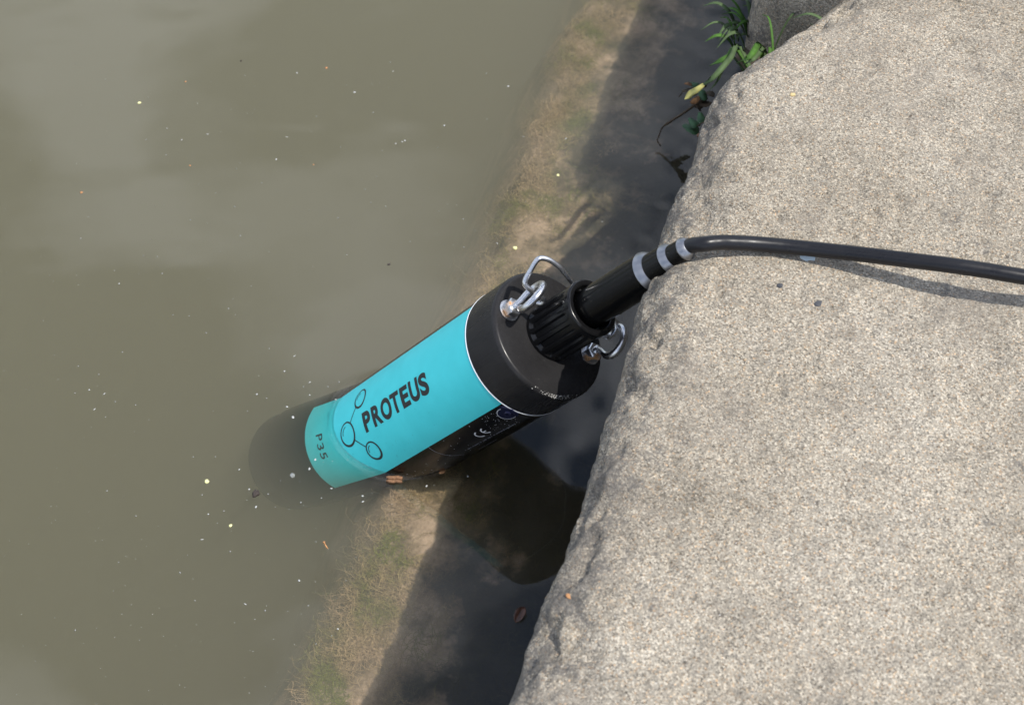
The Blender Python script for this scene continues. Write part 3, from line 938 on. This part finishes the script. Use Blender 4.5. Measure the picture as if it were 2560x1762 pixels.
# ------------------------------------------------------------------ floating specks
def speck_mesh(name, mat, seed, flat=0.35, lump=0.3, sub=2):
    r = random.Random(seed); bm = bmesh.new()
    bmesh.ops.create_icosphere(bm, subdivisions=sub, radius=1.0)
    for v in bm.verts:
        v.co *= 1 + r.uniform(-lump, lump)
        v.co.z *= flat
    me = bpy.data.meshes.new(name); bm.to_mesh(me); bm.free(); me.shade_smooth(); me.materials.append(mat)
    return me
speck_meshes = [speck_mesh("speck", M["speck"], i) for i in range(5)]
dim_meshes = [speck_mesh("speck", M["dim"], 10 + i) for i in range(5)]
dash_meshes = [speck_mesh("fibre", M["speck"], 20 + i, 0.3, 0.25) for i in range(2)]
yellow_mesh = speck_mesh("seed", M["yellow"], 31); orange_mesh = speck_mesh("petal", M["orange"], 32); dark_mesh = speck_mesh("debris", M["darkbit"], 33, 0.4, 0.35)
def floater(name, me, px, py, size, label, cat, group, stretch=1.0, rot=None, z=0.0002):
    o = bpy.data.objects.new(name, me); COL.objects.link(o)
    p = at(px, py, 0.0)
    o.location = (p[0], p[1], z)
    o.scale = (size * stretch, size, size)
    o.rotation_euler = (0, 0, random.random() * 6.28 if rot is None else rot)
    return tag(o, label, cat, group)
def regs(scale, ox, oy, lst): return [(ox + x * scale, oy + y * scale, *r) for (x, y, *r) in lst]
W_ = []
W_ += regs(.3383, 180, 140, [(33, 62, .8), (248, 175, 1), (563, 307, .8), (702, 537, 1.1), (548, 620, .8), (810, 622, 1.2), (694, 733, .9), (578, 840, .7), (929, 354, .8), (1663, 128, 1.5), (2088, 270, 1.8), (1806, 448, .9), (1985, 676, 1), (1510, 766, 1.4), (1214, 833, .8), (1240, 792, .7), (65, 1349, 1.1), (120, 1190, .8), (875, 1212, .9), (1062, 1013, .8), (1403, 938, .8), (1203, 1115, 1), (1244, 1330, 1), (631, 1483, .9), (529, 1476, .8), (315, 1587, 1), (1967, 1198, 1), (2030, 1471, .9), (1348, 226, .7), (1278, 148, .8), (2027, 218, .7)])
W_ += regs(.3383, 820, 140, [(460, 50, 1), (480, 117, 1.2), (1170, 132, 1), (1333, 227, 1.8), (325, 210, .8), (335, 420, 1.1), (860, 515, 1.7), (501, 649, 1.2), (548, 635, 1.3), (568, 628, 1.5), (1174, 469, .9), (1443, 599, 1), (1758, 613, 1.2), (361, 893, .8), (250, 913, .7), (273, 986, .9), (318, 1085, .9), (426, 1113, .9), (346, 1125, .7), (818, 1147, .8), (1000, 1207, 1.1), (1091, 1291, .8), (1004, 1414, 1), (606, 1372, .7), (139, 1470, .8), (2088, 330, .9), (2027, 1226, 1.1), (812, 678, .8)])
W_ += regs(.3133, 180, 680, [(377, 94, 1.2), (720, 12, 1), (1248, 292, 1.1), (806, 343, .8), (935, 352, .8), (1070, 486, 1), (403, 640, 1.1), (50, 752, 1.1), (214, 818, 1), (137, 940, 1.2), (24, 966, .9), (345, 1035, 1), (508, 1060, .9), (268, 1157, .9), (1574, 611, 1), (1696, 792, 1.2), (1848, 915, .8), (1897, 983, 1.2), (2042, 915, 1), (2131, 877, 1), (1475, 975, 1.4), (1553, 1008, .9), (1715, 1075, 1.6), (1763, 1160, 2.0), (2104, 1018, 1.5), (1940, 1497, 1.6), (1895, 1570, 1.5), (1335, 1575, 1.2), (1401, 1111, .8), (968, 1475, .9), (1145, 1473, .8)])
W_ += regs(.3105, 180, 1140, [(282, 279, 1.1), (1048, 312, .9), (1097, 468, 1.2), (1223, 441, .9), (515, 482, 1), (1274, 767, 1.1), (931, 796, .7), (870, 937, 1.1), (1830, 1001, 1.5), (1555, 1242, 1), (991, 1162, .8), (1473, 1313, .8), (1902, 1203, .9), (1966, 1509, .8), (2141, 1391, 1.2), (2092, 1446, .8), (1480, 410, 1.6), (1427, 268, 1.4), (1842, 373, 1.1), (2008, 337, 1.1), (1578, 306, 1), (2088, 260, 1.3), (27, 1400, .9), (376, 855, .7), (1965, 690, .8), (2207, 1001, .8)])
W_ += regs(.188, 880, 980, [(990, 1250, 1.6), (140, 1380, 1.5), (145, 1457, 1.3), (1540, 1120, 1.5)])
for i, (px, py, s) in enumerate(W_):
    floater("speck", (speck_meshes if s >= 1.2 else dim_meshes)[i % 5], px, py, 0.00046 * s, "tiny pale fleck drifting on the still green-brown water", "speck", "pale flecks drifting on the water", random.uniform(1, 1.5))
# flecks too small to count
V = []; F = []
for _ in range(520):
    px, py = random.uniform(0, 1500), random.uniform(0, 1762)
    if py > 560 and px > 1560 - (py - 560) * 0.72 and px > 620: continue
    p = at(px, py, 0.0); r = random.uniform(0.00016, 0.00034); k = len(V); a0 = random.random() * 6
    for j in range(5):
        V.append((p[0] + r * math.cos(a0 + j * 1.257), p[1] + r * math.sin(a0 + j * 1.257), 0.0006))
    F.append(tuple(range(k, k + 5)))
dust = new_obj("surface_dust", V, F, M["dim"], smooth=False)
dust["kind"] = "stuff"; dust["label"] = "fine pale dust scattered over the water surface"; dust["category"] = "dust"
for (px, py, rot) in [(180 + .3133 * 258, 680 + .3133 * 972, 0.95), (180 + .3133 * 180, 680 + .3133 * 1095, 0.9), (180 + .3133 * 1776, 680 + .3133 * 670, 0.6), (180 + .3133 * 1897, 680 + .3133 * 880, 0.75), (180 + .3105 * 1047, 1140 + .3105 * 671, 0.1), (180 + .3105 * 1395, 1140 + .3105 * 1190, -0.5), (820 + .3383 * 1250, 140 + .3383 * 1385, -0.8), (180 + .3383 * 1002, 140 + .3383 * 580, 0.6), (180 + .3383 * 1588, 140 + .3383 * 600, -0.3)]:
    floater("fibre", dash_meshes[0], px, py, 0.00032, "thin pale fibre floating on the still green-brown water", "fibre", "pale fibres floating on the water", 3.6, rot)
Y_ = [(180 + .3383 * 497, 140 + .3383 * 349, 1.6, 0), (820 + .3383 * 1700, 140 + .3383 * 882, 1.4, 1), (820 + .3383 * 1383, 140 + .3383 * 1419, 1.9, 2), (180 + .3105 * 1087, 1140 + .3105 * 203, 1.8, 3), (180 + .3105 * 1277, 1140 + .3105 * 560, 1.3, 4)]
ylab = ["round yellowish seed floating on open water among pale flecks", "round yellow-green seed floating above the lit algae ledge", "lumpy cream-yellow seed floating just above the algae beside the wire handle",
        "round yellowish seed floating on open water among pale flecks", "round yellowish seed floating on open water among pale flecks"]
for (px, py, s, i) in Y_:
    floater("seed", yellow_mesh, px, py, 0.0009 * s, ylab[i], "seed", "yellowish seeds on open water" if i in (0, 3, 4) else None)
O_ = [(180 + .3383 * 1880, 140 + .3383 * 91, 1.7), (180 + .3383 * 839, 140 + .3383 * 192, 1.1), (180 + .3383 * 873, 140 + .3383 * 812, 1.1), (180 + .3383 * 70, 140 + .3383 * 1010, 1.6), (180 + .3383 * 1785, 140 + .3383 * 805, .9)]
for (px, py, s) in O_:
    floater("petal", orange_mesh, px, py, 0.00072 * s, "small orange petal scrap floating on open water", "petal", "orange scraps on open water", 1.2)
floater("debris", dark_mesh, 180 + .3105 * 1478, 1140 + .3105 * 300, 0.0026, "dark brown lump of debris floating beyond the drowned end of the probe", "debris", None, 1.1, 1.4)
floater("debris", dark_mesh, 180 + .3383 * 1249, 140 + .3383 * 38, 0.0009, "tiny dark crumb floating on open water", "debris", "dark crumbs on open water")
floater("debris", dark_mesh, 820 + .3383 * 450, 140 + .3383 * 1540, 0.0010, "tiny dark crumb floating on open water", "debris", "dark crumbs on open water", 1.4)
# bubble over the drowned tube
V, F = lathe([(1.9 * math.cos(t) * MM, 1.9 * math.sin(t) * MM) for t in np.linspace(0, math.pi / 2 * 0.96, 7)], 20)
F.append(tuple(6 * 20 + k for k in range(20)))
bub_m = bpy.data.materials.new("bubble_film"); bub_m.use_nodes = True
bb = bub_m.node_tree.nodes["Principled BSDF"]; bb.inputs["Roughness"].default_value = 0.03; bb.inputs["Alpha"].default_value = 0.22; bb.inputs["Base Color"].default_value = (0.9, 0.95, 0.95, 1); bb.inputs["Specular IOR Level"].default_value = 1.0
bub = new_obj("bubble", V, F, bub_m); p = at(180 + .3105 * 1775, 1140 + .3105 * 157, 0); bub.location = (p[0], p[1], 0.0002)
tag(bub, "clear bubble on the water over the dark drowned part of the tube", "bubble")

# scraps lodged at the tube's waterline
def scrap(name, px, py, z, size, mat, seed, label, cat, rot, stretch, flat=0.4, group=None, lump=0.3):
    o = bpy.data.objects.new(name, speck_mesh(name, mat, seed, flat, lump)); COL.objects.link(o)
    p = at(px, py, z); o.location = p; o.scale = (size * stretch, size, size); o.rotation_euler = (0, 0, rot)
    return tag(o, label, cat, group)
V = []; F = []
p0 = at(986, 1201, 0.0)
dirx = np.array([math.cos(-0.02), math.sin(-0.02), 0]); diry = np.array([-dirx[1], dirx[0], 0])
for (oy_, rr) in ((0.0016, 0.0016), (-0.0013, 0.0013)):
    path = [p0 + dirx * t + diry * (oy_ + 0.0003 * math.sin(t * 900)) + np.array([0, 0, 0.0014]) for t in np.linspace(-0.0058, 0.0058, 9)]
    v, f = sweep(path, [rr * k for k in (0.5, .85, 1, .95, 1, .9, 1, .9, .7)], 9)
    F += [tuple(i + len(V) for i in q) for q in f]; V += list(v)
chip = new_obj("bark_chip", V, F, M["bark"]); tag(chip, "reddish brown bark chip floating against the lower side of the tube", "bark chip")
scrap("petal", 880 + .188 * 1205, 980 + .188 * 1058, 0.001, 0.0014, M["orange"], 51, "bright orange petal scrap at the waterline of the tube's black side", "petal", 0.4, 1.7)
stk = [at(180 + .3105 * 2028, 1140 + .3105 * 690, 0.0006), at(180 + .3105 * 2042, 1140 + .3105 * 718, 0.0006), at(180 + .3105 * 2060, 1140 + .3105 * 744, 0.0004)]
V, F = sweep(catmull(stk, 5), [0.0011, 0.0009] + [0.0005] * 9, 7)
st_ = new_obj("stalk", V, F, M["orange"]); tag(st_, "thin orange stalk floating by the algae ledge below the tube", "stalk")

wl_o = at(1300, 1536, 0.001)
V = []; F = []
for i in range(7):
    for j in range(5):
        u = i / 6 * 2 - 1; w = (j / 4 * 2 - 1) * (1 - u * u) ** 0.5
        V.append((u * 0.0062, w * 0.0034, 0.0024 * w * w + 0.0008 * u + 0.0003))
F = [tuple(f) for f in grid_faces(7, 5)]
wet = new_obj("sodden_leaf", V, F, M["wetleaf"]); wet.location = wl_o; wet.rotation_euler = (0, 0, 1.05)
sm = wet.modifiers.new("thickness", 'SOLIDIFY'); sm.thickness = 0.0003
tag(wet, "curled dark red-brown leaf floating in the shade by the stone's foot", "leaf")

# ------------------------------------------------------------------ bits on the stone
def top_at(px, py, lift=0.0):
    p = at(px, py, TOP)
    return np.array([p[0], p[1], TOP + lift])
def on_stone(name, px, py, size, mat, seed, label, cat, rot=0.0, stretch=1.0, flat=0.6, lump=0.22, lift=0.0):
    bpy.context.view_layer.update(); dep = bpy.context.evaluated_depsgraph_get()
    hit, loc, nrm, _, hob, _ = scene.ray_cast(dep, Vector(CAM), Vector(ray(px, py)).normalized())
    p = loc if hit else Vector(at(px, py, TOP))
    o = bpy.data.objects.new(name, speck_mesh(name, mat, seed, flat, lump, 2)); COL.objects.link(o)
    if name == "pebble": o.data.shade_flat()
    o.location = p + Vector((0, 0, size * flat * 0.45 + lift)); o.scale = (size * stretch, size, size); o.rotation_euler = (0, 0, rot)
    return tag(o, label, cat)
on_stone("pebble", 1949, 715, 0.0016, M["pebble"], 61, "small dark grey pebble on the stone just below the cable shadow", "pebble", 0.1, 1.15)
on_stone("pebble", 2045, 760, 0.0017, M["pebble"], 62, "pointed dark chip of stone lying further from the cable than the round pebble", "pebble", 0.7, 1.5, 0.45)
on_stone("husk", 1981, 238, 0.0013, M["tan"], 63, "glossy tan seed husk on the stone near the chipped corner", "husk", 0.1, 1.5)
on_stone("leaf_flake", 1423, 1491, 0.0013, M["orange"], 64, "orange flake of dry leaf on the stone's dark front edge", "leaf flake", 2.4, 1.7, 0.3)
on_stone("paint_fleck", 2022, 643, 0.0030, M["chalk"], 65, "chalky pale blue fleck stuck to the stone in the cable's shadow", "fleck", 0.0, 1.7, 0.12, 0.35)
on_stone("leaf_flake", 1746, 338, 0.0014, M["bark"], 66, "orange-brown leaf flake caught under the stone edge beside the ivy leaf", "leaf flake", 1.2, 1.6, 0.4)

# ------------------------------------------------------------------ plants at the chipped corner
def blade(path, width, mat_, name="blade", parent=None, n=6, tipw=0.06):
    P = catmull(path, n); T = np.gradient(P, axis=0); T /= np.linalg.norm(T, axis=1, keepdims=True)
    V = []; F = []; m = len(P)
    view = np.array([0.15, -0.35, 0.92])
    for i in range(m):
        t = i / (m - 1)
        w = width * (min(1, 0.55 + 1.2 * t) if t < 0.5 else max(tipw, 1 - ((t - 0.5) / 0.5) ** 1.8)) / 2
        s = np.cross(T[i], view); s /= np.linalg.norm(s); up = np.cross(s, T[i])
        V += [P[i] - s * w + up * w * 0.45, P[i] - up * 0.0001, P[i] + s * w + up * w * 0.45, P[i] - up * 0.0005]
        if i:
            a = 4 * (i - 1); b = 4 * i
            F += [(a, a + 1, b + 1, b), (a + 1, a + 2, b + 2, b + 1), (a + 2, a + 3, b + 3, b + 2), (a + 3, a, b, b + 3)]
    return new_obj(name, V, F, mat_, parent)
tuft = bpy.data.objects.new("grass_tuft", None); COL.objects.link(tuft)
root = quay(0.140, 0.168, 0.150); tuft.location = root
tag(tuft, "tuft of green grass growing from the joint behind the stone's chipped corner", "grass")
def rel(P): return [np.asarray(p) - root for p in P]
L_ = [at(1850, 120, 0.175), at(1826, 146, 0.185), at(1805, 171, 0.185), at(1781, 197, 0.18), at(1760, 213, 0.172), at(1742, 226, 0.168)]
blade(rel([root] + L_), 0.0042, M["grassgrey"], "blade", tuft, 5, 0.55)
blade(rel([at(1760, 212, 0.1725), at(1742, 226, 0.1685), at(1729, 235, 0.164), at(1719, 243, 0.161), at(1711, 249, 0.159)]), 0.0052, M["straw"], "blade_tip", tuft, 6, 0.04)
blade(rel([root, at(1845, 130, 0.17), at(1820, 145, 0.18), at(1797, 155, 0.178), at(1773, 165, 0.17)]), 0.0048, M["grass"], "blade", tuft)
blade(rel([root, at(1830, 140, 0.165), at(1818, 156, 0.165), at(1802, 181, 0.155), at(1792, 205, 0.145), at(1769, 232, 0.13)]), 0.0026, M["grassgrey"], "blade", tuft)
blade(rel([root, at(1900, 118, 0.19), at(1874, 143, 0.20), at(1844, 157, 0.19)]), 0.0046, M["grass"], "blade", tuft)
blade(rel([root, at(1910, 125, 0.185), at(1884, 148, 0.195), at(1856, 164, 0.185)]), 0.0040, M["grassgrey"], "blade", tuft)
for i in range(16):
    bx = random.uniform(1812, 1890); by = random.uniform(85, 140)
    b0 = at(bx, by, 0.150); ang = random.uniform(1.4, 4.4); le = random.uniform(0.018, 0.036)
    dx = np.array([math.cos(ang), math.sin(ang) * 0.8, 0])
    p1 = b0 + dx * le * 0.35 + np.array([0, 0, le * 0.65]); p2 = b0 + dx * le * 0.75 + np.array([0, 0, le * 0.85]); p3 = b0 + dx * le * 1.15 + np.array([0, 0, le * 0.62])
    blade(rel([b0, p1, p2, p3]), random.uniform(0.0016, 0.0032), random.choice([M["grass"], M["grassgrey"]]), "blade", tuft, 4)
for i in range(30):
    b0 = quay(random.uniform(0.125, 0.235), random.uniform(0.150, 0.204), 0.0)
    b0[2] = 0.165 + 0.30 * (b0[0] * NI[0] + b0[1] * NI[1] - 0.12); ang = random.uniform(0, 6.28); le = random.uniform(0.016, 0.04)
    dx = np.array([math.cos(ang), math.sin(ang), 0])
    blade(rel([b0, b0 + dx * le * 0.25 + np.array([0, 0, le * 0.7]), b0 + dx * le * 0.7 + np.array([0, 0, le]), b0 + dx * le * 1.1 + np.array([0, 0, le * 0.8])]), random.uniform(0.0015, 0.0030), random.choice([M["grass"], M["grassgrey"]]), "blade", tuft, 4)
# soil plug the tuft roots in
bm = bmesh.new(); bmesh.ops.create_icosphere(bm, subdivisions=4, radius=1)
for v in bm.verts:
    q = 1 + 0.25 * float(fbm(np.array(v.co.x * 2), np.array(v.co.y * 2 + v.co.z), 0.6, 3, 5)); v.co = Vector((v.co.x * 0.045 * q, v.co.y * 0.05 * q, v.co.z * 0.022 * q))
me = bpy.data.meshes.new("root_soil"); bm.to_mesh(me); bm.free(); me.materials.append(M["soil"]); me.shade_smooth()
so = bpy.data.objects.new("root_soil", me); COL.objects.link(so); so.parent = tuft; so.location = Vector(quay(0.155, 0.215, 0.142)) - Vector(root)
so.rotation_euler = (0, 0, -ANG)

# dead twig with withered leaves hanging over the water
twig = bpy.data.objects.new("dead_twig", None); COL.objects.link(twig)
tr = at(1768, 245, 0.048); twig.location = tr
tag(twig, "bent brown dead twig with withered leaves hanging over the shaded water", "twig")
def trel(P): return [np.asarray(p) - tr for p in P]
tw = [tr, at(1750, 256, 0.0456), at(1734, 265, 0.0418), at(1715, 279, 0.0357), at(1698, 290, 0.0296), at(1678, 303, 0.0228), at(1657, 318, 0.0159), at(1648, 338, 0.0106), at(1644, 352, 0.0076), at(1652, 366, 0.0049)]
Pt = catmull(tw, 6); rr = np.interp(np.linspace(0, 1, len(Pt)), [0, 0.5, 0.6, 0.65, 1], [0.0013, 0.0010, 0.0012, 0.0007, 0.0005])
V, F = sweep(trel(Pt), rr, 9); new_obj("stem", V, F, M["twig"], twig)
V, F = sweep(trel(catmull([at(1735, 220, 0.046), at(1722, 222, 0.044), at(1708, 230, 0.040), at(1697, 243, 0.036)], 5)), 0.0004, 6)
new_obj("side_stem", V, F, M["twig"], twig)
def leaf(center, size, heading, tilt, mat_, name, parent, origin, lobes=0, curl=0.3):
    n = 18; V = [(0, 0, 0)]; F = []
    for k in range(n):
        t = 2 * math.pi * k / n
        r = 1 + (0.13 * math.cos(3 * t) if lobes else 0.0) + (0.05 * math.sin(7 * t))
        x = r * math.cos(t) * 1.15; y = r * math.sin(t) * 0.8
        V.append((x, y, curl * (x * x + y * y) * 0.5 - 0.12 * abs(y)))
    nn = len(V); V += [(v[0], v[1], v[2] - 0.04) for v in V]
    for k in range(n):
        k2 = (k + 1) % n; F += [(0, 1 + k, 1 + k2), (nn, nn + 1 + k2, nn + 1 + k), (1 + k, nn + 1 + k, nn + 1 + k2, 1 + k2)]
    Mx = Matrix.Rotation(heading, 3, 'Z') @ Matrix.Rotation(tilt, 3, 'Y')
    V = [np.array(Mx @ Vector(v)) * size + np.asarray(center) - np.asarray(origin) for v in V]
    return new_obj(name, V, F, mat_, parent)
for (px, py, z, s, h, ti, mt) in [(1720, 213, .112, .0042, 1.2, .5, "deadleaf"), (1716, 228, .106, .0038, 2.4, .7, "twig"), (1739, 252, .116, .0040, .3, -.6, "deadleaf"), (1733, 240, .112, .0045, 2.0, .8, "twig"), (1756, 216, .122, .0036, .8, .4, "twig"), (1757, 240, .12, .0046, 1.8, -.3, "ivy"), (1764, 262, .11, .0050, 2.6, .3, "twig"), (1744, 272, .105, .0036, .4, .9, "twig"), (1734, 213, .105, .0040, .2, .2, "ivy"), (1772, 238, .115, .006, 1.0, .5, "twig"), (1752, 256, .10, .006, 1.0, -.5, "twig")]:
    leaf(at(px, py, z * 0.42), s, h, ti, M[mt], "leaf", twig, tr, 0, 0.55)
ivy = bpy.data.objects.new("ivy_sprig", None); COL.objects.link(ivy)
io = at(1765, 305, 0.085); ivy.location = io
tag(ivy, "ivy sprig with a lobed dark green leaf at the stone's edge above the water", "ivy")
leaf(at(1729, 322, 0.066), 0.0062, 2.9, -0.25, M["ivy"], "leaf", ivy, io, 1, 0.1)
leaf(at(1735, 308, 0.070), 0.0048, 2.3, -0.2, M["ivy"], "leaf", ivy, io, 1, 0.1)
leaf(at(1753, 296, 0.078), 0.0042, 1.8, -0.3, M["ivy"], "leaf", ivy, io, 1, 0.15)
V, F = sweep([np.asarray(p) - io for p in catmull([io, at(1755, 308, .078), at(1743, 316, .070)], 5)], 0.0005, 6); new_obj("stem", V, F, M["twig"], ivy)
